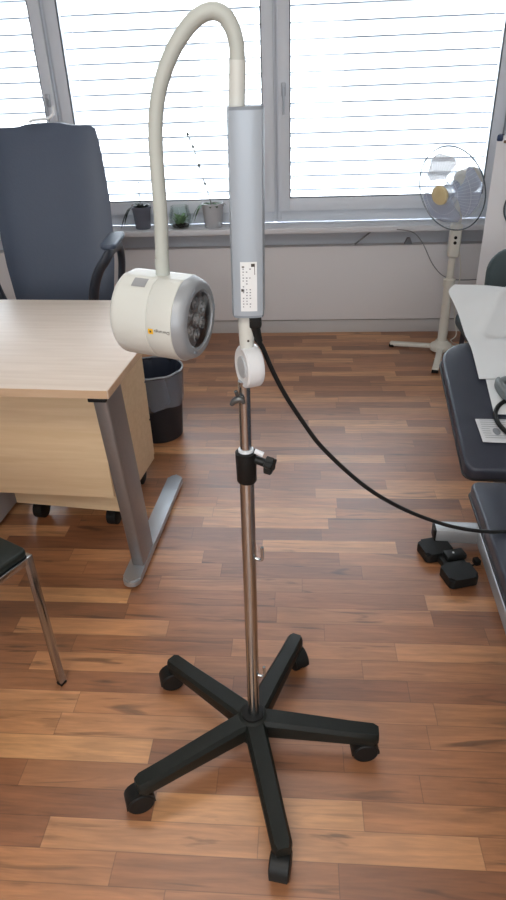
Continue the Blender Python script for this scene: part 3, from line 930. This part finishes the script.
leaf(bm, (-.045, -.02, .134), (-1, -.2, .35), .10, .028, 1.6); leaf(bm, (-.04, -.035, .134), (-1, -.7, .4), .08, .024, 1.4)
obj('foliage', bm, M_leaf, p3, smooth=60)

# cord and hook on the wall panel behind the fan
bm = new()
add_tube(bm, smooth_path([(.66, 2.826, .655), (.75, 2.81, .64), (.81, 2.80, .58), (.88, 2.80, .46), (.96, 2.80, .385), (1.08, 2.82, .36), (1.35, 2.88, .36)], 8), .0028, 8)
wc = obj('wall_cable', bm, M_greycable); tag(wc, 'thin grey cable hanging from the sill across the white panel behind the fan', 'cable')
bm = new(); add_bar(bm, (.435, 2.945, .550), (.545, 2.945, .636), .008, .012, up=(0, 1, 0), bevel=.002)
br = obj('sill_strut', bm, M_greycable); tag(br, 'thin grey slanted strut holding the sill above the white panel', 'bracket')
bm = new(); add_prism(bm, [(-.024, 0), (.024, 0), (.008, .034), (-.008, .034)], .03, Matrix.Translation((.755, 2.975, .5455)) @ Matrix.Rotation(PI/2, 4, 'X'))
cl = obj('panel_clip', bm, M_inkgrey); tag(cl, 'small dark grey triangular clip on top of the white wall panel', 'clip')

# ------------------------------------------------------------------ pedestal fan
FB = Vector((.94, 2.60, 0))
fan = thing('pedestal_fan', 'white pedestal fan with a thin round wire cage, standing by the window wall', 'fan', FB)
for k, a in enumerate((162, 254, 342, 74)):
    a = math.radians(a); ln = (.30, .345, .29, .29)[k]
    d = Vector((math.cos(a), math.sin(a), 0)); s = Vector((-d.y, d.x, 0))
    bm = new()
    add_bar(bm, d*.02+Vector((0, 0, .030)), d*ln+Vector((0, 0, .018)), .036, .022, bevel=.006)
    lg = obj('base_leg', bm, M_fan, fan)
    bm = new(); add_box(bm, d*(ln-.012)+Vector((0, 0, .010)), (.03, .036, .02), Matrix.Rotation(a, 4, 'Z'), bevel=.004)
    obj('foot_cap', bm, M_rubber, lg)
bm = new(); add_lathe(bm, [(.012, .062), (.03, .066), (.045, .060), (.056, .042), (.07, .034)], seg=32)
obj('base_hub', bm, M_fan, fan)
bm = new(); add_tube(bm, [(0, 0, .06), (0, 0, .40)], .026, 22); obj('outer_pole', bm, M_fan, fan)
bm = new(); add_lathe(bm, [(.385, .026), (.388, .033), (.425, .033), (.43, .024)], seg=24); obj('height_collar', bm, M_fan, fan)
bm = new(); add_tube(bm, [(0, 0, .42), (0, 0, .56)], .019, 20); obj('inner_pole', bm, M_fan, fan)
bm = new(); add_box(bm, (0, -.005, .635), (.060, .06, .18), bevel=.014, seg=3)
cb = obj('control_box', bm, M_fan, fan)
for z in (.655, .628):
    bm = new(); add_lathe(bm, [(0, .009), (.012, .008)], (-.004, -.030, z), (0, -1, 0), 16); obj('button', bm, M_rubber, cb)
fax = Vector((-.74, -.60, -.22)).normalized()
FC = Vector((-.070, -.090, .903))                       # cage centre
fu = (Vector((0, 0, 1))-fax*fax.z).normalized(); fw = fax.cross(fu)
bm = new()
add_lathe(bm, [(-.20, .02), (-.195, .045), (-.16, .062), (-.09, .066), (-.075, .05)], FC, fax, 28)
add_tube(bm, [(0, 0, .70), (0, .0, .80), FC-fax*.13-Vector((0, 0, .03))], [.024, .024, .03], 14)
obj('motor_housing', bm, M_fan, fan)
CR = .205
def cage(side):
    bm = new()
    dep = .075 if side > 0 else -.075
    for k in range(56):
        a = 2*PI*k/56; e = fu*math.cos(a)+fw*math.sin(a)
        pts = []
        for i in range(7):
            t = i/6; r = .045+(CR-.045)*t
            pts.append(FC+e*r+fax*(dep*(1-t**3)))
        add_tube(bm, pts, .0005, 4, caps=False)
    for r in (.1, .16):
        t = (r-.045)/(CR-.045)
        add_tube(bm, [FC+(fu*math.cos(2*PI*k/40)+fw*math.sin(2*PI*k/40))*r+fax*(dep*(1-t**3)) for k in range(40)], .0009, 4, closed=True)
    return bm
obj('front_cage', cage(1), M_fanwire, fan); obj('rear_cage', cage(-1), M_fanwire, fan)
bm = new(); add_tube(bm, [FC+(fu*math.cos(2*PI*k/72)+fw*math.sin(2*PI*k/72))*(CR+.002) for k in range(72)], .0034, 8, closed=True)
obj('cage_rim', bm, M_fanrim, fan)
def blade_bm(a0):
    bm = new(); rows = []
    for i in range(10):
        t = i/9; r = .04+.145*t
        rows_ = []
        hwid = math.radians(16+34*min(1, t*1.7))*(1 if t < .75 else math.sqrt(max(0.03, 1-((t-.75)/.26)**2)))
        for j in range(9):
            q = -1+2*j/8; a = a0+hwid*q
            rows_.append(FC+(fu*math.cos(a)+fw*math.sin(a))*r+fax*(.005-.022*q*(1-.3*t)))
        rows.append(rows_)
    add_grid(bm, rows, .002)
    return bm
# angles about the axis, 0 = up, positive towards the viewer's right/left per fw
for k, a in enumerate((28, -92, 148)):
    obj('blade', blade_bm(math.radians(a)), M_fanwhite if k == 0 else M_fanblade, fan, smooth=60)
bm = new(); add_lathe(bm, [(-.03, .036), (.01, .040), (.03, .034), (.034, .01)], FC, fax, 24); obj('blade_hub', bm, M_fanblade, fan)
bm = new(); add_lathe(bm, [(.068, .040), (.080, .048), (.092, .046), (.096, .02)], FC, fax, 32); obj('cage_cap', bm, M_fanhub, fan)
bm = new(); add_tube(bm, smooth_path([(.03, .01, .60), (.06, .02, .45), (.055, .03, .25), (.075, -.01, .11), (.06, .03, .055), (.13, .09, .008), (.30, .22, .006)], 7), .003, 8)
obj('mains_lead', bm, M_fan, fan)

# ------------------------------------------------------------------ white board behind the couch
BA = math.radians(-24)
wbrd = thing('mobile_whiteboard', 'tall white board with rounded blue-capped corners standing between the fan and the couch', 'board', (1.0, 2.27, 0), BA)
bw = .9
bm = new(); add_prism(bm, [(x+bw/2, y+.66) for x, y in rounded_rect(bw, 1.0, .025, 6)], .03, Matrix.Rotation(PI/2, 4, 'X') @ Matrix.Identity(4))
obj('panel', bm, M_board, wbrd)
for x in (.012, bw-.012):
    bm = new(); add_box(bm, (x, -.016, 1.150), (.03, .036, .03), bevel=.008)
    obj('corner_cap', bm, M_navy, wbrd)
bm = new(); add_box(bm, (bw/2, -.033, 1.135), (bw-.06, .008, .012), bevel=.002)
obj('clamp_strip', bm, M_brown, wbrd)
for x in (.12, bw-.12):
    bm = new()
    add_bar(bm, (x, .012, .05), (x, .012, .9), .03, .02, up=(0, 1, 0), bevel=.003)
    add_bar(bm, (x, -.18, .05), (x, .20, .05), .03, .03, bevel=.004)
    lg = obj('foot_frame', bm, M_boardframe, wbrd)
    for y in (-.165, .185):
        bm = new(); add_lathe(bm, [(-.012, .014), (-.01, .018), (.01, .018), (.012, .014)], (x, y, .018), (1, 0, 0), 18); add_box(bm, (x, y, .030), (.012, .02, .02)); obj('caster', bm, M_rubber, lg)
md = thing('round_plate', 'round grey plate with a dark rim on the front of the white board', 'plate', (0, 0, 0))
# placed on the board's face
BM = Matrix.Translation((1.0, 2.27, 0)) @ Matrix.Rotation(BA, 4, 'Z')
mc = BM @ Vector((.172, -.034, .862)); mn = (BM.to_3x3() @ Vector((0, -1, 0)))
md.location = mc; WORLD[md.name] = Matrix.Translation(mc)
bm = new(); add_lathe(bm, [(-.004, .09), (.006, .092), (.009, .088), (.009, .002)], (0, 0, 0), mn, 40, cap1=False); obj('disc', bm, M_boardframe, md)
bm = new()
u_ = Vector((0, 0, 1)); w_ = mn.cross(u_)
add_tube(bm, [mn*.006+(u_*math.cos(2*PI*k/56)+w_*math.sin(2*PI*k/56))*.094 for k in range(56)], .0045, 8, closed=True); obj('rim', bm, M_fanrim, md)

# ------------------------------------------------------------------ dark chair behind the couch
dc = thing('dark_chair', 'dark grey-green upholstered chair standing behind the paper-covered couch end', 'chair', (1.045, 1.40, 0), math.radians(0))
bm = new()
add_pad(bm, rounded_rect(.44, .42, .09, 8), .05, Matrix.Translation((0, .10, .615)) @ Matrix.Rotation(math.radians(84), 4, 'X'), edge=.02, dome=.01)
obj('backrest', bm, M_dgreen, dc, smooth=60)
bm = new(); add_pad(bm, rounded_rect(.44, .40, .06, 6), .06, Matrix.Translation((0, .36, .45)), edge=.02, dome=.01)
obj('seat', bm, M_dgreen, dc, smooth=60)
for x in (-.18, .18):
    for y in (.2, .52):
        bm = new(); add_tube(bm, [(x, y, .0), (x*.95, y, .395)], .012, 12); obj('leg', bm, M_chairpl, dc)
for x in (-.12, .12):
    bm = new(); add_bar(bm, (x, .155, .40), (x, .14, .62), .03, .012, up=(0, 1, 0))
    obj('back_post', bm, M_chairpl, dc)

# ------------------------------------------------------------------ treatment couch
CA = math.radians(-2.6)
couch = thing('treatment_couch', 'dark padded treatment couch with a grey steel base along the right side', 'couch', (.526, .413, 0), CA)
CW = .62
bm = new(); add_pad(bm, [(x+CW/2, y-.52) for x, y in rounded_rect(CW, .98, .02, 5)], .044, Matrix.Translation((0, -.008, .523)), edge=.010, dome=.003)
lo = obj('foot_cushion', bm, M_couch, couch, smooth=50)
INC = math.radians(12)
HM = Matrix.Translation((0, .014, .523)) @ Matrix.Rotation(INC, 4, 'X')
HLEN = .60
bm = new(); add_pad(bm, [(x+CW/2, y+HLEN/2) for x, y in rounded_rect(CW, HLEN, .11, 8, (.25, .25, 1, 1))], .046, HM, edge=.011, dome=.005)
hi_ = obj('head_cushion', bm, M_couch, couch, smooth=50)
def seam(bm, outline, M, z):
    add_tube(bm, [M @ Vector((x, y, z)) for x, y in outline], .0035, 8, closed=True)
bm = new(); seam(bm, [(x+CW/2, y-.52) for x, y in rounded_rect(CW+.001, .981, .02, 5)], Matrix.Translation((0, -.008, .523)), -.034); obj('piping', bm, M_piping, lo)
bm = new(); seam(bm, [(x+CW/2, y+HLEN/2) for x, y in rounded_rect(CW+.001, HLEN+.001, .11, 8, (.25, .25, 1, 1))], HM, -.035); obj('piping', bm, M_piping, hi_)
for x in (.13, CW-.13):
    bm = new(); add_bar(bm, (x, -.96, .458), (x, .05, .458), .03, .04, bevel=.003); obj('side_rail', bm, M_couchframe, couch)
for y in (-.9, -.45, 0):
    bm = new(); add_bar(bm, (.145, y, .458), (CW-.145, y, .458), .03, .04, bevel=.003); obj('cross_rail', bm, M_couchframe, couch)
for x in (.1, CW-.1):
    bm = new(); a = HM @ Vector((x, .02, -.062)); b = HM @ Vector((x, .5, -.062)); add_bar(bm, a, b, .03, .03, bevel=.003); obj('head_rail', bm, M_couchframe, couch)
bm = new()
add_bar(bm, (.022, .37, .055), (CW-.03, .37, .055), .055, .05, bevel=.004)
tb_ = obj('base_crossbar', bm, M_couchframe, couch)
for x in (.017, CW-.032):
    bm = new(); add_bar(bm, (x, .37, .054), (x+.007, .37, .054), .057, .052, bevel=.003); obj('end_cap', bm, M_rubber, tb_)
for x in (.045, CW-.06):
    bm = new(); add_lathe(bm, [(0, .02), (.02, .017), (.032, .012)], (x, .37, 0), seg=16); obj('levelling_foot', bm, M_rubber, tb_)
bm = new(); add_bar(bm, (.035, -.85, .055), (CW-.03, -.85, .055), .055, .05, bevel=.004)
t2 = obj('base_crossbar', bm, M_couchframe, couch)
for x in (.06, CW-.06):
    bm = new(); add_lathe(bm, [(0, .02), (.02, .017), (.032, .012)], (x, -.85, 0), seg=16); obj('levelling_foot', bm, M_rubber, t2)
for x in (.172, CW-.172):
    bm = new(); add_bar(bm, (x, -.85, .062), (x, .37, .062), .032, .05, bevel=.003)
    obj('base_rail', bm, M_couchframe, couch)
    for a, b in (((x, .25, .09), (x, -.65, .43)), ((x, -.75, .09), (x, .02, .43))):
        bm = new(); o_ = .018 if b[1] < 0 and b[1] < -.3 else -.018
        add_bar(bm, (a[0]+o_, a[1], a[2]), (b[0]+o_, b[1], b[2]), .014, .04, up=(1, 0, 0)) if False else add_bar(bm, (a[0]+(.03 if x < .3 else -.03)+o_*.6, a[1], a[2]), (b[0]+(.03 if x < .3 else -.03)+o_*.6, b[1], b[2]), .012, .04)
        obj('lift_arm', bm, M_couchframe, couch)
CM = WORLD[couch.name]
def on_head(x, y, h=0.0):
    """world point on the head cushion: x across, y along from the gap"""
    return CM @ HM @ Vector((x, y, .006+h))

def above_cushion(x, y, z):
    q = (CM @ HM).inverted() @ Vector((x, y, z))
    if q.y < HLEN+.01 and q.z < .0125: z += (.0125-q.z)/math.cos(INC)
    return (x, y, z)
# big white paper sheet over the head end
def dsm(t): t = max(0, min(1, t)); return t*t*(3-2*t)
left = [(.632, .788, .6035), (.637, .86, .617), (.642, .945, .6365), (.638, 1.02, .662), (.630, 1.085, .698), (.618, 1.14, .735), (.608, 1.19, .762), (.635, 1.235, .772)]
left = smooth_path(left, 4)
rows = []
NJ = 44
for i, L_ in enumerate(left):
    row = []
    ti = i/(len(left)-1)
    for j in range(NJ):
        t = j/(NJ-1)
        x = L_[0]+t*(.52-.02*ti)
        y = L_[1]-.02*t*(1-ti)+.045*t*ti
        z = L_[2]
        z += .010*math.sin(t*9+ti*5.6)*ti*.35-.06*t*ti
        # raised creases running up to the right
        for k_, o_, w_, h_ in ((1.5, .30, .050, .014), (.7, .62, .06, .007), (2.6, -.55, .07, .008)):
            cr = t*k_+o_-ti
            z += h_*max(0, 1-abs(cr)/w_/1.6)*min(1, ti*3)*(.4+.6*dsm(t*4))
        z -= .022*dsm((t*1.5+.30-ti)*3)*dsm(1.3-ti)*min(1, ti*2)
        row.append(above_cushion(x, y, z))
    rows.append(row)
bm = new(); rows2 = []
for i in range(len(rows)-1):
    for q in (0,): rows2.append([above_cushion(*Vector(a).lerp(Vector(b), q)) for a, b in zip(rows[i], rows[i+1])])
rows2.append(rows[-1])
add_grid(bm, rows2, .0012)
ps = obj('paper_cover', bm, M_paper, smooth=70)
tag(ps, 'large creased white paper cover draped over the raised head end of the couch', 'paper')

def sheet(pts, n=10, m=10, lift=.003, thick=.0012, bend=.002):
    """pts: four (x, y) on the head cushion, counter-clockwise"""
    a, b, c, d = [Vector((x, y, 0)) for x, y in pts]; rows = []
    for i in range(n+1):
        u = i/n; row = []
        for j in range(m+1):
            v = j/m; p = (a*(1-v)+b*v)*(1-u)+(d*(1-v)+c*v)*u
            row.append(on_head(p.x, p.y, lift+bend*math.sin(PI*u)*math.sin(PI*v)))
        rows.append(row)
    bm = new(); add_grid(bm, rows, thick); return bm
iv = (CM @ HM).inverted()
def head_xy(P): q = iv @ Vector(P); return (q.x, q.y)
p2b = obj('paper_towel', sheet([head_xy((.6395, .63, .585)), head_xy((.95, .60, .57)), head_xy((.95, .95, .61)), head_xy((.660, .885, .605))], bend=.001), M_paper)
tag(p2b, 'flat white paper towel under the grey goggles on the couch', 'paper')
lf = sheet([head_xy((.586, .520, .55)), head_xy((.80, .505, .55)), head_xy((.80, .605, .56)), head_xy((.585, .615, .56))], lift=.0015, bend=.0006)
leaf_ = obj('printed_leaflet', lf, M_paper2); tag(leaf_, 'printed white leaflet with a grey oval mark lying nearest on the couch cushion', 'leaflet')
bm = new()
A, B_, C_, D_ = [Vector((x, y, 0)) for x, y in (head_xy((.586, .520, .55)), head_xy((.80, .505, .55)), head_xy((.80, .605, .56)), head_xy((.585, .615, .56)))]
def lpt(u, v, h=.0052): p = (A*(1-u)+B_*u)*(1-v)+(D_*(1-u)+C_*u)*v; return on_head(p.x, p.y, h)
ov = [lpt(.20+.045*math.cos(2*PI*k/20), .42+.15*math.sin(2*PI*k/20)) for k in range(20)]
bm.faces.new([bm.verts.new(p) for p in ov])
for i in range(9):
    v = .9-.095*i
    if .25 < v < .6: segs = ((.03, .13), (.27, .6))
    else: segs = ((.04, .36), (.40, .7))
    for u0, u1 in segs:
        bm.faces.new([bm.verts.new(lpt(*q, .0050)) for q in ((u0, v), (u1, v), (u1, v+.018), (u0, v+.018))])
obj('print', bm, M_inkgrey, leaf_)
# grey goggles
gl = thing('goggles', 'grey protective goggles on the white paper towel', 'goggles', on_head(.20, .36, .0))
def gw(x, y, h): return on_head(x, y, h)
gc = head_xy((.722, .735, .58))
bm = new()
for sx in (0, .085):
    out = []
    for k in range(24):
        a = 2*PI*k/24; out.append((gc[0]-.012+sx+.034*math.cos(a), gc[1]+.026*math.sin(a)))
    add_tube(bm, [on_head(x, y, .025) for x, y in out], .012, 10, closed=True)
add_tube(bm, smooth_path([on_head(gc[0]-.045, gc[1]+.03, .020), on_head(gc[0]-.05, gc[1], .022), on_head(gc[0]-.038, gc[1]-.045, .020), on_head(gc[0]-.02, gc[1]-.075, .018)], 5), [.011, .012, .013, .014, .015, .016, .016, .016, .016, .016, .015, .014, .013, .012, .011, .010], 10, sy=.7)
obj('goggle_frame', bm, M_goggle, gl, world=True)
for sx in (0, .085):
    bm = new(); bm.faces.new([bm.verts.new(on_head(gc[0]-.012+sx+.03*math.cos(2*PI*k/24), gc[1]+.022*math.sin(2*PI*k/24), .02)) for k in range(24)])
    obj('lens', bm, M_piping, gl, world=True)
# black loop
rc = head_xy((.709, .600, .56))
bm = new(); add_tube(bm, [on_head(rc[0]+.072*math.cos(2*PI*k/48), rc[1]+.092*math.sin(2*PI*k/48), .0105+.002*math.sin(4*PI*k/48)) for k in range(48)], .0062, 10, closed=True)
lp = obj('rubber_loop', bm, M_rubber); tag(lp, 'black rubber loop lying across the leaflet and the paper towel', 'loop')

# ------------------------------------------------------------------ foot switch on the floor
fs = thing('foot_switch', 'black double-pedal foot switch on the floor beside the couch base', 'foot switch', (.590, .668, 0), math.radians(-74))
# local x runs from the far pedal to the near one
bm = new(); add_box(bm, (.0, .015, .016), (.085, .075, .026), bevel=.005); add_box(bm, (-.008, .026, .036), (.04, .07, .022), bevel=.006)
obj('bridge', bm, M_blackpl, fs)
for sx, yy in ((-1, -.012), (1, .004)):
    bm = new()
    add_prism(bm, [(x+sx*.066, y+yy) for x, y in rounded_rect(.084, .098, .016, 5)], .034, Matrix.Translation((0, 0, .004)))
    bmesh.ops.bevel(bm, geom=[e for e in bm.edges if abs(e.verts[0].co.z-e.verts[1].co.z) < 1e-5 and e.verts[0].co.z > .03], offset=.007, segments=2, affect='EDGES')
    obj('pedal', bm, M_blackpl, fs)
bm = new(); add_lathe(bm, [(0, .004), (.002, .003)], (-.008, .02, .047), seg=12); obj('indicator', bm, M_clip, fs)
bm = new(); add_tube(bm, smooth_path([(.01, .05, .016), (.015, .066, .008), (.022, .078, .006), (.022, .088, .012)], 6), .003, 8)
add_box(bm, (.02, .092, .018), (.026, .02, .02), bevel=.004)
obj('lead', bm, M_rubber, fs)

# ------------------------------------------------------------------ light
def sun(name, d, e, col, ang):
    l = bpy.data.lights.new(name, 'SUN'); l.energy = e; l.color = col; l.angle = math.radians(ang)
    o = bpy.data.objects.new(name, l); COL.objects.link(o)
    o.rotation_euler = Vector(d).to_track_quat('-Z', 'Y').to_euler(); return o
def area(name, loc, d, sx, sy, e, col):
    l = bpy.data.lights.new(name, 'AREA'); l.shape = 'RECTANGLE'; l.size = sx; l.size_y = sy; l.energy = e; l.color = col
    o = bpy.data.objects.new(name, l); COL.objects.link(o); o.location = loc
    o.rotation_euler = Vector(d).to_track_quat('-Z', 'Y').to_euler(); return o
sun('sun_light', (-.25, -1, -.65), 36.0, (1.0, .98, .96), 1.5)
area('ceiling_lamp_light', (-.2, -1.6, 2.56), (0, 0, -1), 1.2, .6, 30, (1.0, .94, .86))
area('ceiling_lamp_light', (-.2, .9, 2.56), (0, 0, -1), 1.2, .6, 10, (1.0, .98, .95))
area('rear_fill_light', (-.3, YF+.02, 1.6), (0, 1, 0), 2.0, 1.3, 46, (.94, .97, 1.0))  # unseen fill added at the rear wall to brighten faces towards the camera
w = bpy.data.worlds.new('sky'); scene.world = w; w.use_nodes = True
N = w.node_tree.nodes; L = w.node_tree.links
bg = N['Background']; bg.inputs['Strength'].default_value = 1.6
bg.inputs['Color'].default_value = (.62, .78, 1.0, 1)

# ------------------------------------------------------------------ camera
cam = bpy.data.cameras.new('camera'); co = bpy.data.objects.new('camera', cam); COL.objects.link(co)
R = Vector((0.99734293, 0.06536401, -0.03216576)); U = Vector((-0.00493334, 0.50112125, 0.86536302)); F = Vector((-0.07268254, 0.862905, -0.5001122))
mw = Matrix((R, U, -F)).transposed().to_4x4(); mw.translation = (0.10234, -0.93438, 1.36521)
co.matrix_world = mw
cam.sensor_fit = 'AUTO'; cam.sensor_width = 36; cam.lens = 620/900*36; cam.clip_start = .02
scene.camera = co
scene.view_settings.view_transform = 'Standard'; scene.view_settings.look = 'None'; scene.view_settings.exposure = 0; scene.view_settings.gamma = 1
scene.view_settings.use_curve_mapping = False
scene.cycles.max_bounces = 10; scene.cycles.diffuse_bounces = 5; scene.cycles.transparent_max_bounces = 16
scene.cycles.use_denoising = True
scene.cycles.sample_clamp_indirect = 6
